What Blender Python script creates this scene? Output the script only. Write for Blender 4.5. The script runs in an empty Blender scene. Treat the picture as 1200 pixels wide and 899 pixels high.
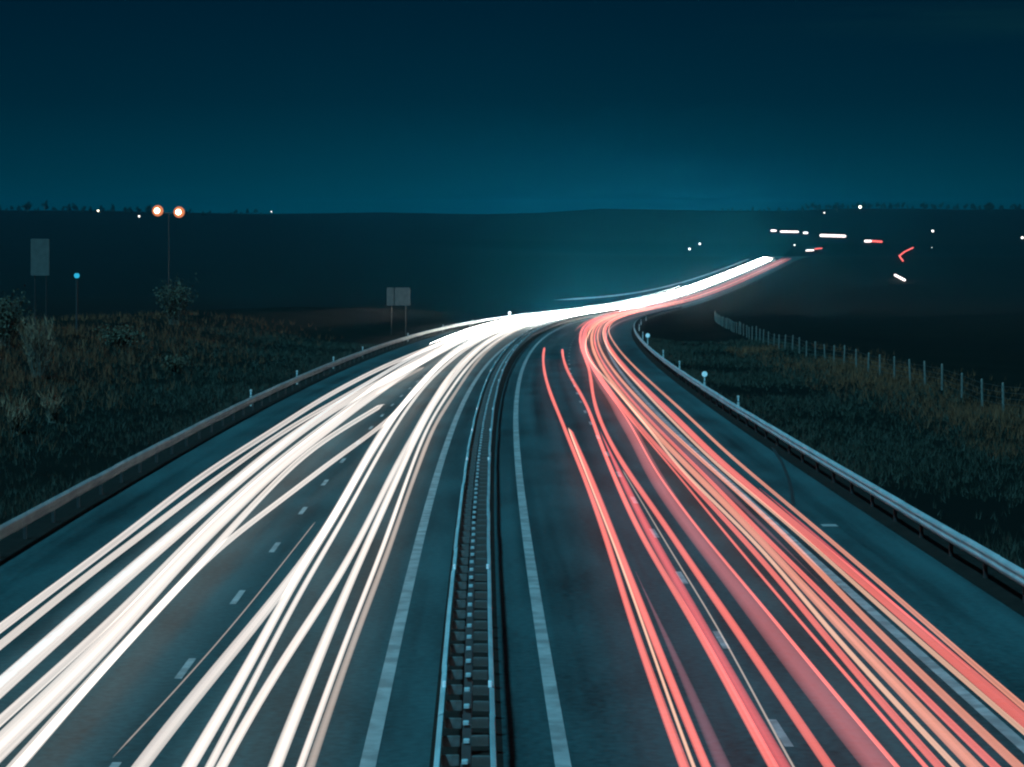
import bpy, bmesh, math, random
import numpy as np
from mathutils import Vector

random.seed(7)
rng = np.random.default_rng(7)
scene = bpy.context.scene
COL = scene.collection

# ------------------------------------------------------------------ camera, sky, moon, exposure
F_PX, CX, HY, IW, IH = 2700.0, 600.0, 248.0, 1200.0, 899.0   # focal length and eye-level row of the photograph
CAM_Z = 7.46                                                  # eye height above the road under the overpass
cam_d = bpy.data.cameras.new('camera')
cam = bpy.data.objects.new('camera', cam_d)
COL.objects.link(cam)
scene.camera = cam
cam_d.sensor_fit = 'HORIZONTAL'
cam_d.sensor_width = 36.0
cam_d.lens = 36.0 * F_PX / IW
cam_d.clip_start = 0.1
cam_d.clip_end = 20000
cam.location = (0, 0, CAM_Z)
cam.rotation_euler = (math.radians(90), 0, 0)
cam_d.shift_y = (HY - IH / 2) / IW            # level camera, eye level moved up in the frame

world = bpy.data.worlds.new('World')
scene.world = world
world.use_nodes = True
wn = world.node_tree
wn.nodes.clear()
w_out = wn.nodes.new('ShaderNodeOutputWorld')
w_bg = wn.nodes.new('ShaderNodeBackground')
sky = wn.nodes.new('ShaderNodeTexSky')
sky.sky_type = 'NISHITA'
sky.sun_disc = False
SUN_EL, SUN_AZ = math.radians(-1.0), math.radians(0.0)
sky.sun_elevation = SUN_EL
sky.sun_rotation = SUN_AZ
sky.air_density = 1.0
sky.dust_density = 1.0
sky.ozone_density = 4.0
bw = wn.nodes.new('ShaderNodeRGBToBW')
tint = wn.nodes.new('ShaderNodeMix')
tint.data_type = 'RGBA'
tint.blend_type = 'MULTIPLY'
tint.inputs[0].default_value = 1.0
tint.inputs[7].default_value = (0.0, 0.55, 1.0, 1)
# faint high cloud streaks
tc = wn.nodes.new('ShaderNodeTexCoord')
mp = wn.nodes.new('ShaderNodeMapping')
mp.inputs['Scale'].default_value = (5.0, 3.0, 70.0)
nz = wn.nodes.new('ShaderNodeTexNoise')
nz.inputs['Scale'].default_value = 1.0
nz.inputs['Detail'].default_value = 3.0
cr = wn.nodes.new('ShaderNodeMapRange')
cr.inputs[1].default_value = 0.36
cr.inputs[2].default_value = 0.75
cr.inputs[3].default_value = 0.0
cr.inputs[4].default_value = 0.11
cloud = wn.nodes.new('ShaderNodeMix')
cloud.data_type = 'RGBA'
cloud.blend_type = 'ADD'
cloud.inputs[0].default_value = 1.0
ccol = wn.nodes.new('ShaderNodeMix')
ccol.data_type = 'RGBA'
ccol.blend_type = 'MULTIPLY'
ccol.inputs[0].default_value = 1.0
ccol.inputs[7].default_value = (0.2, 1.0, 0.6, 1)
w_bg.inputs['Strength'].default_value = 0.15
# twilight: the sky is brightest along the whole horizon and bluer higher up
sep = wn.nodes.new('ShaderNodeSeparateXYZ')
el = wn.nodes.new('ShaderNodeMapRange')
el.inputs[1].default_value = 0.0; el.inputs[2].default_value = 0.16
hzr = wn.nodes.new('ShaderNodeValToRGB')
hzr.color_ramp.interpolation = 'LINEAR'
hzr.color_ramp.elements[0].position = 0.0; hzr.color_ramp.elements[0].color = (0.0, 0.80, 1.32, 1)
hzr.color_ramp.elements[1].position = 1.0; hzr.color_ramp.elements[1].color = (0.0, 0.17, 0.42, 1)
e2 = hzr.color_ramp.elements.new(0.30); e2.color = (0.0, 0.37, 0.71, 1)
e3 = hzr.color_ramp.elements.new(0.58); e3.color = (0.0, 0.275, 0.60, 1)
e4 = hzr.color_ramp.elements.new(0.11); e4.color = (0.0, 0.58, 1.02, 1)
L = wn.links.new
lift = wn.nodes.new('ShaderNodeVectorMath'); lift.operation = 'ADD'; lift.inputs[1].default_value = (0, 0, 0.06)
L(tc.outputs['Generated'], lift.inputs[0]); L(lift.outputs[0], sky.inputs[0])
L(tc.outputs['Generated'], sep.inputs[0]); L(sep.outputs[2], el.inputs[0]); L(el.outputs[0], hzr.inputs[0]); L(hzr.outputs[0], tint.inputs[7])
L(sky.outputs[0], bw.inputs[0]); L(bw.outputs[0], tint.inputs[6])
L(tc.outputs['Generated'], mp.inputs[0]); L(mp.outputs[0], nz.inputs['Vector'])
def wmath(op, a, b):
    n = wn.nodes.new('ShaderNodeMath'); n.operation = op
    for i, v in enumerate((a, b)):
        if v is None: continue
        if isinstance(v, (int, float)): n.inputs[i].default_value = v
        else: L(v, n.inputs[i])
    return n.outputs[0]
dz_ = wmath('MULTIPLY', wmath('SUBTRACT', sep.outputs[2], 0.081), 1 / 0.0062)
band = wmath('EXPONENT', wmath('MULTIPLY', wmath('MULTIPLY', dz_, dz_), -1.0), None)
side = wn.nodes.new('ShaderNodeMapRange'); side.interpolation_type = 'SMOOTHSTEP'
side.inputs[1].default_value = 0.07; side.inputs[2].default_value = 0.19
L(sep.outputs[0], side.inputs[0])
L(nz.outputs[0], cr.inputs[0])
L(wmath('MULTIPLY', wmath('MULTIPLY', band, side.outputs[0]), cr.outputs[0]), ccol.inputs[6])
L(tint.outputs[2], cloud.inputs[6]); L(ccol.outputs[2], cloud.inputs[7])
L(cloud.outputs[2], w_bg.inputs['Color']); L(w_bg.outputs[0], w_out.inputs['Surface'])

moon_d = bpy.data.lights.new('moon', 'SUN')
moon_d.energy = 4.8
moon_d.angle = math.radians(4)
moon_d.color = (0.17, 0.71, 1.0)
moon = bpy.data.objects.new('moon', moon_d)
COL.objects.link(moon)
moon.rotation_euler = (math.radians(38), 0, math.radians(-32))   # high behind the camera

scene.view_settings.view_transform = 'Standard'
scene.view_settings.look = 'None'
scene.view_settings.exposure = 0.0
scene.view_settings.gamma = 1.0
scene.render.engine = 'CYCLES'
scene.cycles.use_denoising = True
scene.cycles.max_bounces = 4
scene.cycles.transparent_max_bounces = 96
scene.cycles.volume_bounces = 1
scene.cycles.sample_clamp_indirect = 3.0
scene.cycles.filter_width = 2.2
scene.render.film_transparent = False

# ------------------------------------------------------------------ the line of the motorway (fitted to the photograph)
KN = np.array([0, 60, 120, 180, 240, 300, 380, 480, 600, 720, 850, 980, 1120, 1250.])
KX = np.array([-0.14, -1.0, -1.22, -0.47, 1.26, 3.94, 9.0, 17.64, 31.16, 47.63, 68.17, 90.86, 116.93, 141.93])
KZ = np.array([-7.46, -8.78, -10.27, -11.94, -13.72, -15.61, -18.31, -21.76, -25.58, -28.45, -29.97, -29.87, -28.51, -26.7])


def spline_m(k, v):
    m = len(k); A = np.eye(m); b = np.zeros(m); h = np.diff(k)
    for i in range(1, m - 1):
        A[i, i - 1] = h[i - 1]; A[i, i] = 2 * (h[i - 1] + h[i]); A[i, i + 1] = h[i]
        b[i] = 6 * ((v[i + 1] - v[i]) / h[i] - (v[i] - v[i - 1]) / h[i - 1])
    return np.linalg.solve(A, b)


MX, MZ = spline_m(KN, KX), spline_m(KN, KZ)


def spl(v, M, x):
    x = np.asarray(x, float)
    i = np.clip(np.searchsorted(KN, x) - 1, 0, len(KN) - 2)
    h = KN[i + 1] - KN[i]
    a = (KN[i + 1] - x) / h; b = (x - KN[i]) / h
    y = a * v[i] + b * v[i + 1] + ((a ** 3 - a) * M[i] + (b ** 3 - b) * M[i + 1]) * h * h / 6
    dy = (v[i + 1] - v[i]) / h + (-(3 * a * a - 1) * M[i] + (3 * b * b - 1) * M[i + 1]) * h / 6
    return y, dy


def road_xz(s):
    """centre line: x, dx/ds, z (world) at station s (metres ahead of the camera)"""
    s = np.asarray(s, float)
    sc = np.clip(s, 0, 1250)
    x, dx = spl(KX, MX, sc)
    z, dz = spl(KZ, MZ, sc)
    x = x + dx * (s - sc)
    over = np.maximum(s - 1250, 0)
    under = np.minimum(s, 0)
    z = z + dz * under + 0.0130 * over - over ** 2 / 9000.0
    z = np.maximum(z, -60)
    return x, dx, z + CAM_Z


def at(s, u, h=0.0):
    """world position at station s, lateral offset u from the median, height h above the road"""
    x, dx, z = road_xz(s)
    c = 1 / np.sqrt(1 + dx * dx)
    return np.stack(np.broadcast_arrays(x + u * c, np.asarray(s) - u * dx * c, z + h), -1)


def heading(s):
    return -math.atan(float(road_xz(s)[1]))


def pix(x, y, h):
    """photo pixel -> (station, offset) on the surface h above the road"""
    lo, hi, u = 8.0, 1280.0, 0.0
    kx, ky = (x - CX) / F_PX, (HY - y) / F_PX
    s = 50.0
    for it in range(8):
        lo, hi = 5.0, 1290.0
        for k in range(24):
            m = 0.5 * (lo + hi)
            X, dX, Z = road_xz(m)
            c = 1 / math.sqrt(1 + dX * dX)
            d = m - u * dX * c
            if (Z - CAM_Z + h) / d < ky: lo = m
            else: hi = m
        s = m
        X, dX, Z = road_xz(s); c = 1 / math.sqrt(1 + dX * dX)
        un = (kx * (s - u * dX * c) - X) / c
        u = 0.5 * u + 0.5 * un if it > 2 else un
    return float(s), float(u)


# ------------------------------------------------------------------ materials
def new_mat(name):
    m = bpy.data.materials.new(name)
    m.use_nodes = True
    nt = m.node_tree
    nt.nodes.clear()
    return m, nt


def surf(name, c1, c2, scale=5.0, rough=0.8, bump=0.0, bscale=None, metal=0.0, spec=0.5, detail=6.0, coord='Object', stretch=(1, 1, 1), c3=None, s3=0.05):
    m, nt = new_mat(name)
    N = nt.nodes.new; K = nt.links.new
    o = N('ShaderNodeOutputMaterial'); p = N('ShaderNodeBsdfPrincipled')
    K(p.outputs[0], o.inputs[0])
    t = N('ShaderNodeTexCoord'); mpn = N('ShaderNodeMapping'); mpn.inputs['Scale'].default_value = stretch
    K(t.outputs[coord], mpn.inputs[0])
    n = N('ShaderNodeTexNoise'); n.inputs['Scale'].default_value = scale; n.inputs['Detail'].default_value = detail
    K(mpn.outputs[0], n.inputs['Vector'])
    r = N('ShaderNodeValToRGB')
    r.color_ramp.elements[0].position = 0.3; r.color_ramp.elements[1].position = 0.7
    r.color_ramp.elements[0].color = (*c1, 1); r.color_ramp.elements[1].color = (*c2, 1)
    K(n.outputs[0], r.inputs[0])
    out = r.outputs[0]
    if c3 is not None:
        n3 = N('ShaderNodeTexNoise'); n3.inputs['Scale'].default_value = s3; n3.inputs['Detail'].default_value = 4
        K(mpn.outputs[0], n3.inputs['Vector'])
        mr = N('ShaderNodeMapRange'); mr.inputs[1].default_value = 0.42; mr.inputs[2].default_value = 0.6
        K(n3.outputs[0], mr.inputs[0])
        mx = N('ShaderNodeMix'); mx.data_type = 'RGBA'
        K(mr.outputs[0], mx.inputs[0]); K(out, mx.inputs[6]); mx.inputs[7].default_value = (*c3, 1)
        out = mx.outputs[2]
    K(out, p.inputs['Base Color'])
    p.inputs['Roughness'].default_value = rough
    p.inputs['Metallic'].default_value = metal
    p.inputs['Specular IOR Level'].default_value = spec
    if bump:
        nb = N('ShaderNodeTexNoise'); nb.inputs['Scale'].default_value = bscale or scale * 4; nb.inputs['Detail'].default_value = 4
        K(t.outputs[coord], nb.inputs['Vector'])
        b = N('ShaderNodeBump'); b.inputs['Strength'].default_value = bump; b.inputs['Distance'].default_value = 0.02
        K(nb.outputs[0], b.inputs['Height']); K(b.outputs[0], p.inputs['Normal'])
    return m


def asphalt_mat():
    """worn asphalt: lane-long lighter wheel tracks, patches, fine aggregate"""
    m, nt = new_mat('asphalt')
    N = nt.nodes.new; K = nt.links.new
    o = N('ShaderNodeOutputMaterial'); p = N('ShaderNodeBsdfPrincipled'); K(p.outputs[0], o.inputs[0])
    uv = N('ShaderNodeUVMap'); uv.uv_map = 'road'
    mp1 = N('ShaderNodeMapping'); mp1.inputs['Scale'].default_value = (1.1, 0.012, 1)
    K(uv.outputs[0], mp1.inputs[0])
    n1 = N('ShaderNodeTexNoise'); n1.inputs['Scale'].default_value = 1.0; n1.inputs['Detail'].default_value = 3
    K(mp1.outputs[0], n1.inputs['Vector'])
    mp2 = N('ShaderNodeMapping'); mp2.inputs['Scale'].default_value = (0.5, 0.12, 1)
    K(uv.outputs[0], mp2.inputs[0])
    n2 = N('ShaderNodeTexNoise'); n2.inputs['Scale'].default_value = 1.0; n2.inputs['Detail'].default_value = 6
    K(mp2.outputs[0], n2.inputs['Vector'])
    n3 = N('ShaderNodeTexNoise'); n3.inputs['Scale'].default_value = 6.0; n3.inputs['Detail'].default_value = 7
    K(uv.outputs[0], n3.inputs['Vector'])
    add = N('ShaderNodeMath'); add.operation = 'ADD'; K(n1.outputs[0], add.inputs[0]); K(n2.outputs[0], add.inputs[1])
    add2 = N('ShaderNodeMath'); add2.operation = 'MULTIPLY_ADD'; K(n3.outputs[0], add2.inputs[0]); add2.inputs[1].default_value = 0.95; K(add.outputs[0], add2.inputs[2])
    r = N('ShaderNodeValToRGB')
    r.color_ramp.elements[0].position = 1.12 / 2; r.color_ramp.elements[1].position = 1.78 / 2
    r.color_ramp.elements[0].color = (0.0036, 0.0125, 0.0135, 1); r.color_ramp.elements[1].color = (0.024, 0.067, 0.071, 1)
    hf = N('ShaderNodeMath'); hf.operation = 'MULTIPLY'; hf.inputs[1].default_value = 0.5
    K(add2.outputs[0], hf.inputs[0]); K(hf.outputs[0], r.inputs[0]); K(r.outputs[0], p.inputs['Base Color'])
    rr = N('ShaderNodeMapRange'); rr.inputs[1].default_value = 0.3; rr.inputs[2].default_value = 0.7; rr.inputs[3].default_value = 0.60; rr.inputs[4].default_value = 0.75
    K(n1.outputs[0], rr.inputs[0]); K(rr.outputs[0], p.inputs['Roughness'])
    b = N('ShaderNodeBump'); b.inputs['Strength'].default_value = 0.4; b.inputs['Distance'].default_value = 0.012
    K(n3.outputs[0], b.inputs['Height']); K(b.outputs[0], p.inputs['Normal'])
    p.inputs['Specular IOR Level'].default_value = 0.25
    return m


def glow(name, col, strength, stripe=0.0, air=False):
    """a light that shines; 'stripe' varies its brightness in thin lines along its length; 'air' = light only, nothing solid, blocks nothing"""
    if air: strength *= 0.5          # front and back of the tube add up
    m, nt = new_mat(name)
    N = nt.nodes.new; K = nt.links.new
    o = N('ShaderNodeOutputMaterial'); e = N('ShaderNodeEmission')
    e.inputs[0].default_value = (*col, 1); e.inputs[1].default_value = strength
    if air:
        tr = N('ShaderNodeBsdfTransparent'); ad = N('ShaderNodeAddShader')
        K(tr.outputs[0], ad.inputs[0]); K(e.outputs[0], ad.inputs[1]); K(ad.outputs[0], o.inputs[0])
    else: K(e.outputs[0], o.inputs[0])
    if stripe:
        uv = N('ShaderNodeUVMap'); uv.uv_map = 'road'
        mpn = N('ShaderNodeMapping'); mpn.inputs['Scale'].default_value = (15.0, 0.018, 1)
        K(uv.outputs[0], mpn.inputs[0])
        n = N('ShaderNodeTexNoise'); n.inputs['Scale'].default_value = 1.0; n.inputs['Detail'].default_value = 2
        K(mpn.outputs[0], n.inputs['Vector'])
        r = N('ShaderNodeMapRange'); r.inputs[1].default_value = 0.3; r.inputs[2].default_value = 0.7
        r.inputs[3].default_value = strength * (1 - stripe); r.inputs[4].default_value = strength * (1 + stripe)
        K(n.outputs[0], r.inputs[0])
        # lamps are brightest in the middle: the sides of the trail are fainter
        ua = N('ShaderNodeUVMap'); ua.uv_map = 'across'
        sx_ = N('ShaderNodeSeparateXYZ'); K(ua.outputs[0], sx_.inputs[0])
        pw = N('ShaderNodeMath'); pw.operation = 'MULTIPLY'; K(sx_.outputs[0], pw.inputs[0]); K(sx_.outputs[0], pw.inputs[1])
        fa = N('ShaderNodeMath'); fa.operation = 'MULTIPLY_ADD'; K(pw.outputs[0], fa.inputs[0]); fa.inputs[1].default_value = -0.95; fa.inputs[2].default_value = 1.22
        mu = N('ShaderNodeMath'); mu.operation = 'MULTIPLY'; K(r.outputs[0], mu.inputs[0]); K(fa.outputs[0], mu.inputs[1])
        K(mu.outputs[0], e.inputs[1])
    return m


M = {}
M['asphalt'] = asphalt_mat()
M['paint'] = surf('road_paint', (0.22, 0.205, 0.20), (0.31, 0.29, 0.28), 2.0, 0.7, c3=(0.17, 0.155, 0.15), s3=1.6)
M['steel'] = surf('galvanised_steel', (0.24, 0.30, 0.31), (0.31, 0.37, 0.38), 6.0, 0.65, c3=(0.21, 0.26, 0.27), s3=0.8)
M['steel_dark'] = surf('dark_steel', (0.03, 0.03, 0.03), (0.06, 0.06, 0.06), 8.0, 0.6, metal=0.2)
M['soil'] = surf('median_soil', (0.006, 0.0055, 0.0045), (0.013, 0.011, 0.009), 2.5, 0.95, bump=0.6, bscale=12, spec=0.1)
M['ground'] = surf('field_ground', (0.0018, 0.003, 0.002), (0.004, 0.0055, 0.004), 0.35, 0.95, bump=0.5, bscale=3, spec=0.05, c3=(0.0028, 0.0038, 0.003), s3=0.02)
M['grass'] = surf('grass_blade', (0.014, 0.017, 0.011), (0.034, 0.034, 0.023), 1.3, 0.7, spec=0.25)
M['dry'] = surf('dry_grass_blade', (0.080, 0.026, 0.012), (0.17, 0.058, 0.025), 1.1, 0.8, spec=0.2)
M['reed'] = surf('reed', (0.15, 0.075, 0.043), (0.26, 0.14, 0.085), 1.1, 0.8, spec=0.2)
M['leaf'] = surf('shrub_leaf', (0.035, 0.03, 0.018), (0.075, 0.058, 0.036), 2.0, 0.7, spec=0.2)
M['bark'] = surf('bark', (0.05, 0.04, 0.03), (0.10, 0.08, 0.06), 8.0, 0.9)
M['darkleaf'] = surf('far_leaf', (0.008, 0.011, 0.006), (0.02, 0.025, 0.012), 0.6, 0.9, spec=0.05)
M['wood'] = surf('fence_wood', (0.075, 0.066, 0.057), (0.14, 0.125, 0.11), 5.0, 0.85, stretch=(1, 1, 0.15))
M['plastic'] = surf('white_plastic', (0.36, 0.34, 0.33), (0.45, 0.43, 0.42), 5.0, 0.5)
M['black'] = surf('black_plastic', (0.012, 0.012, 0.012), (0.025, 0.025, 0.025), 5.0, 0.5)
M['reflector'] = surf('reflector_glass', (0.85, 0.86, 0.88), (0.92, 0.92, 0.94), 5.0, 0.2, metal=0.3)
M['disc'] = surf('glint_disc', (0.92, 0.90, 0.88), (0.95, 0.93, 0.92), 5.0, 0.6)  # near-white so the disc imitates a reflector glinting in headlights
M['signback'] = surf('sign_back', (0.035, 0.032, 0.030), (0.06, 0.055, 0.05), 2.0, 0.7)
M['white_light'] = glow('headlight_white', (1.0, 0.885, 0.805), 1.06, 0.28, True)
M['far_white_light'] = glow('headlight_far', (1.0, 0.93, 0.87), 36.0, 0.15, True)
M['cream_light'] = glow('headlight_cream', (1.0, 0.86, 0.75), 1.0, 0.15, True)
M['beige_light'] = glow('headlight_faint', (1.0, 0.78, 0.66), 0.42, 0.25, True)
M['grey_light'] = glow('headlight_dim', (0.75, 0.78, 0.85), 0.22, 0.2, True)
M['blue_light'] = glow('marker_blue_white', (0.62, 0.80, 1.0), 0.55, 0.2, True)
M['red_light'] = glow('tail_red', (1.0, 0.19, 0.155), 1.06, 0.26, True)
M['deep_light'] = glow('tail_deep_red', (1.0, 0.14, 0.14), 0.68, 0.3, True)
M['dim_light'] = glow('tail_dim_red', (0.9, 0.24, 0.26), 0.36, 0.12, True)
M['mauve_light'] = glow('tail_mauve', (0.8, 0.30, 0.38), 0.16, 0.3, True)
M['orange_light'] = glow('tail_orange', (1.0, 0.36, 0.24), 0.95, 0.22, True)
M['core_light'] = glow('indicator_cream', (1.0, 0.55, 0.38), 1.05, 0.15, True)
M['far_white'] = glow('far_white', (1.0, 0.88, 0.86), 2.6)
M['far_red'] = glow('far_red', (1.0, 0.16, 0.15), 1.6)
M['flood'] = glow('floodlight_lens', (1.0, 0.60, 0.34), 20.0)
M['flood_halo'] = glow('floodlight_halo', (1.0, 0.30, 0.13), 0.8)  # orange emission stands in for the glow around the lamps
M['lamp_white'] = glow('lamp_white', (0.95, 0.95, 0.9), 3.0)
M['lamp_warm'] = glow('lamp_warm', (1.0, 0.88, 0.62), 6.0)
M['lamp_blue'] = glow('lamp_blue', (0.03, 0.50, 0.80), 0.9)


# ------------------------------------------------------------------ mesh helpers
def mesh(name, verts, faces, mat, parent=None, uvs=None, smooth=False):
    me = bpy.data.meshes.new(name)
    me.from_pydata([tuple(map(float, v)) for v in verts], [], faces)
    me.materials.append(mat)
    if uvs is not None:
        lay = me.uv_layers.new(name='road')
        vi = np.zeros(len(me.loops), int); me.loops.foreach_get('vertex_index', vi)
        lay.data.foreach_set('uv', np.asarray(uvs, float)[vi].ravel())
    if smooth:
        me.polygons.foreach_set('use_smooth', [True] * len(me.polygons))
    me.update()
    o = bpy.data.objects.new(name, me)
    COL.objects.link(o)
    if parent is not None: o.parent = parent
    return o


def empty(name, loc=(0, 0, 0), rz=0.0):
    o = bpy.data.objects.new(name, None)
    COL.objects.link(o)
    o.location = loc; o.rotation_euler = (0, 0, rz)
    o.empty_display_size = 0.2
    return o


def tag(o, label=None, cat=None, group=None, kind=None):
    if label: o['label'] = label
    if cat: o['category'] = cat
    if group: o['group'] = group
    if kind: o['kind'] = kind
    return o


def inst(src, parent, loc=None, rz=None, scale=None):
    c = src.copy(); COL.objects.link(c); c.parent = parent
    if loc is not None: c.location = loc
    if rz is not None: c.rotation_euler = (0, 0, rz)
    if scale is not None: c.scale = scale
    return c


def copy_tree(o, parent=None):
    c = o.copy(); COL.objects.link(c); c.parent = parent
    for ch in list(o.children): copy_tree(ch, c)
    return c


class MB:
    """collects simple solids into one mesh"""
    def __init__(s): s.v = []; s.f = []
    def add(s, v, f):
        n = len(s.v); s.v += [tuple(p) for p in v]; s.f += [tuple(i + n for i in q) for q in f]; return s
    def box(s, x0, x1, y0, y1, z0, z1, b=0.0):
        if b <= 0:
            return s.add([(x0, y0, z0), (x1, y0, z0), (x1, y1, z0), (x0, y1, z0), (x0, y0, z1), (x1, y0, z1), (x1, y1, z1), (x0, y1, z1)],
                         [(0, 3, 2, 1), (4, 5, 6, 7), (0, 1, 5, 4), (1, 2, 6, 5), (2, 3, 7, 6), (3, 0, 4, 7)])
        ring = [(x0 + b, y0), (x1 - b, y0), (x1, y0 + b), (x1, y1 - b), (x1 - b, y1), (x0 + b, y1), (x0, y1 - b), (x0, y0 + b)]
        cx, cy = (x0 + x1) / 2, (y0 + y1) / 2
        top = [(cx + (x - cx) * 0.86, cy + (y - cy) * 0.86) for x, y in ring]
        v = [(x, y, z0) for x, y in ring] + [(x, y, z1 - b) for x, y in ring] + [(x, y, z1) for x, y in top]
        f = []
        for k in range(2):
            for i in range(8): f.append((k * 8 + i, k * 8 + (i + 1) % 8, k * 8 + 8 + (i + 1) % 8, k * 8 + 8 + i))
        f += [tuple(range(7, -1, -1)), tuple(range(16, 24))]
        return s.add(v, f)
    def cyl(s, x, y, z0, z1, r0, r1=None, n=10):
        r1 = r0 if r1 is None else r1
        v = [(x + r * math.cos(2 * math.pi * i / n), y + r * math.sin(2 * math.pi * i / n), z) for z, r in ((z0, r0), (z1, r1)) for i in range(n)]
        f = [(i, (i + 1) % n, n + (i + 1) % n, n + i) for i in range(n)] + [tuple(range(n - 1, -1, -1)), tuple(range(n, 2 * n))]
        return s.add(v, f)
    def bar(s, a, b, r0, r1=None, n=6):
        r1 = r0 if r1 is None else r1
        a, b = Vector(a), Vector(b); d = (b - a).normalized()
        q = d.to_track_quat('Z', 'Y')
        v = []
        for p, r in ((a, r0), (b, r1)):
            for i in range(n):
                t = 2 * math.pi * i / n
                v.append(p + q @ Vector((r * math.cos(t), r * math.sin(t), 0)))
        f = [(i, (i + 1) % n, n + (i + 1) % n, n + i) for i in range(n)] + [tuple(range(n - 1, -1, -1)), tuple(range(n, 2 * n))]
        return s.add(v, f)
    def ball(s, x, y, z, r, n=10, m=7, sz=1.0):
        v = [(x, y, z - r * sz)]
        for j in range(1, m):
            t = math.pi * j / m
            for i in range(n):
                p = 2 * math.pi * i / n
                v.append((x + r * math.sin(t) * math.cos(p), y + r * math.sin(t) * math.sin(p), z - r * sz * math.cos(t)))
        v.append((x, y, z + r * sz))
        f = [(0, 1 + (i + 1) % n, 1 + i) for i in range(n)]
        for j in range(m - 2):
            for i in range(n):
                f.append((1 + j * n + i, 1 + j * n + (i + 1) % n, 1 + (j + 1) * n + (i + 1) % n, 1 + (j + 1) * n + i))
        e = len(v) - 1; b = 1 + (m - 2) * n
        f += [(b + i, b + (i + 1) % n, e) for i in range(n)]
        return s.add(v, f)
    def build(s, name, mat, parent=None, smooth=False): return mesh(name, s.v, s.f, mat, parent, smooth=smooth)


def sweep(name, s_arr, profile, mat, parent=None, closed=True, u_arr=None, h_arr=None, smooth=False):
    """sweeps a (du, dh) profile along the road line"""
    s_arr = np.asarray(s_arr, float); n, m = len(s_arr), len(profile)
    u0 = np.zeros(n) if u_arr is None else np.broadcast_to(u_arr, (n,))
    h0 = np.zeros(n) if h_arr is None else np.broadcast_to(h_arr, (n,))
    V = np.zeros((n, m, 3)); UV = np.zeros((n, m, 2))
    for j, (du, dh) in enumerate(profile):
        V[:, j] = at(s_arr, u0 + du, h0 + dh); UV[:, j, 0] = du + 0.37 * u0[0]; UV[:, j, 1] = s_arr
    f = []
    for i in range(n - 1):
        for j in range(m if closed else m - 1):
            k = (j + 1) % m
            f.append((i * m + j, i * m + k, (i + 1) * m + k, (i + 1) * m + j))
    if closed:
        f.append(tuple(range(m - 1, -1, -1))); f.append(tuple(range((n - 1) * m, n * m)))
    return mesh(name, V.reshape(-1, 3), f, mat, parent, UV.reshape(-1, 2), smooth)


def stations(s0, s1, near=2.0, far=20.0):
    out = [s0]
    while out[-1] < s1:
        out.append(out[-1] + min(far, max(near, abs(out[-1]) * 0.022)))
    out[-1] = s1
    return np.array(out)


# ------------------------------------------------------------------ ground
def smooth01(t):
    t = np.clip(t, 0, 1); return t * t * (3 - 2 * t)


def wav(x, y, seed=0):
    r = np.random.default_rng(100 + seed); o = 0
    for k in range(7):
        a = r.uniform(0, 2 * np.pi); w = r.uniform(0.6, 1.6); ph = r.uniform(0, 6.28)
        o = o + np.sin((x * np.cos(a) + y * np.sin(a)) * w + ph)
    return o / 7.0


HB_D = np.array([-200, 0, 150, 300, 500, 800, 1300, 1800, 2300, 2700, 3000, 3200, 3400.])
HB_Z = np.array([-6, -7.5, -11, -15.5, -22, -29.5, -28, -18.5, -8, -1.0, -4, -10, -20.])


def ground_z(s, u):
    """terrain height in world z over (station, offset)"""
    s = np.asarray(s, float); u = np.asarray(u, float)
    x, dx, zr = road_xz(s)
    P = at(s, u)
    px, py = P[..., 0], P[..., 1]
    base = np.interp(py, HB_D, HB_Z) + CAM_Z
    base = base + 2.2 * wav(px / 130, py / 170, 1) * np.clip((np.abs(u) - 30) / 150, 0, 1)
    base = base + 3.0 * smooth01((-px / np.maximum(py, 1) - 0.10) / 0.1) * smooth01((py - 1800) / 700)
    base = base + 4.5 * smooth01((px / np.maximum(py, 1) - 0.08) / 0.1) * smooth01((py - 1800) / 700)
    base = base + (4.2 * wav(px / 75, py / 400, 8) + 2.6 * wav(px / 26, py / 300, 9)) * smooth01((py - 2100) / 500)
    au = np.abs(u)
    side = np.where(au < 12.7, -0.12, 0.0)
    # left: bank climbing away from the rail and falling again behind
    lb = 2.7 * smooth01((-u - 14.5) / 22) - 2.6 * smooth01((-u - 38) / 50)
    rb = -0.35 * smooth01((u - 13) / 4) + 0.45 * smooth01((u - 18) / 9) - 1.0 * smooth01((u - 29) / 25)
    side = side + np.where(u < 0, lb, rb) * (1 - smooth01((s - 330) / 250))
    side = side + 0.22 * wav(px / 2.6, py / 4.0, 2) * smooth01((au - 13) / 6)
    w = smooth01((au - 45) / 260)
    w = np.maximum(w, smooth01((s - 1420) / 200))
    return (zr + side) * (1 - w) + base * w


us = [-2600, -2000, -1500, -1150, -900, -720, -580, -470, -380, -310, -250, -200, -165, -135, -112, -94, -80, -68, -58, -50, -44, -39, -35, -31.5,
      -28.5, -26, -23.5, -21.5, -19.5, -18, -16.5, -15.2, -14.2, -13.4, -12.71, -12.69, -6, 0, 6, 12.69, 12.71, 13.4, 14.2, 15.2, 16.5, 18, 19.5, 21.5, 23.5, 26,
      28.5, 31.5, 35, 39, 44, 50, 58, 68, 80, 94, 112, 135, 165, 200, 250, 310, 380, 470, 580, 720, 900, 1150, 1500, 2000, 2600]
us = np.array(us, float)
ss = np.concatenate([np.array([-80, -50, -30, -15]), stations(0, 1300, 2.0, 16), np.arange(1320, 3000, 20), np.arange(3000, 3301, 60)])
S_, U_ = np.meshgrid(ss, us, indexing='ij')
Pg = at(S_, U_)
Pg[..., 2] = ground_z(S_, U_)
nS, nU = S_.shape
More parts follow.
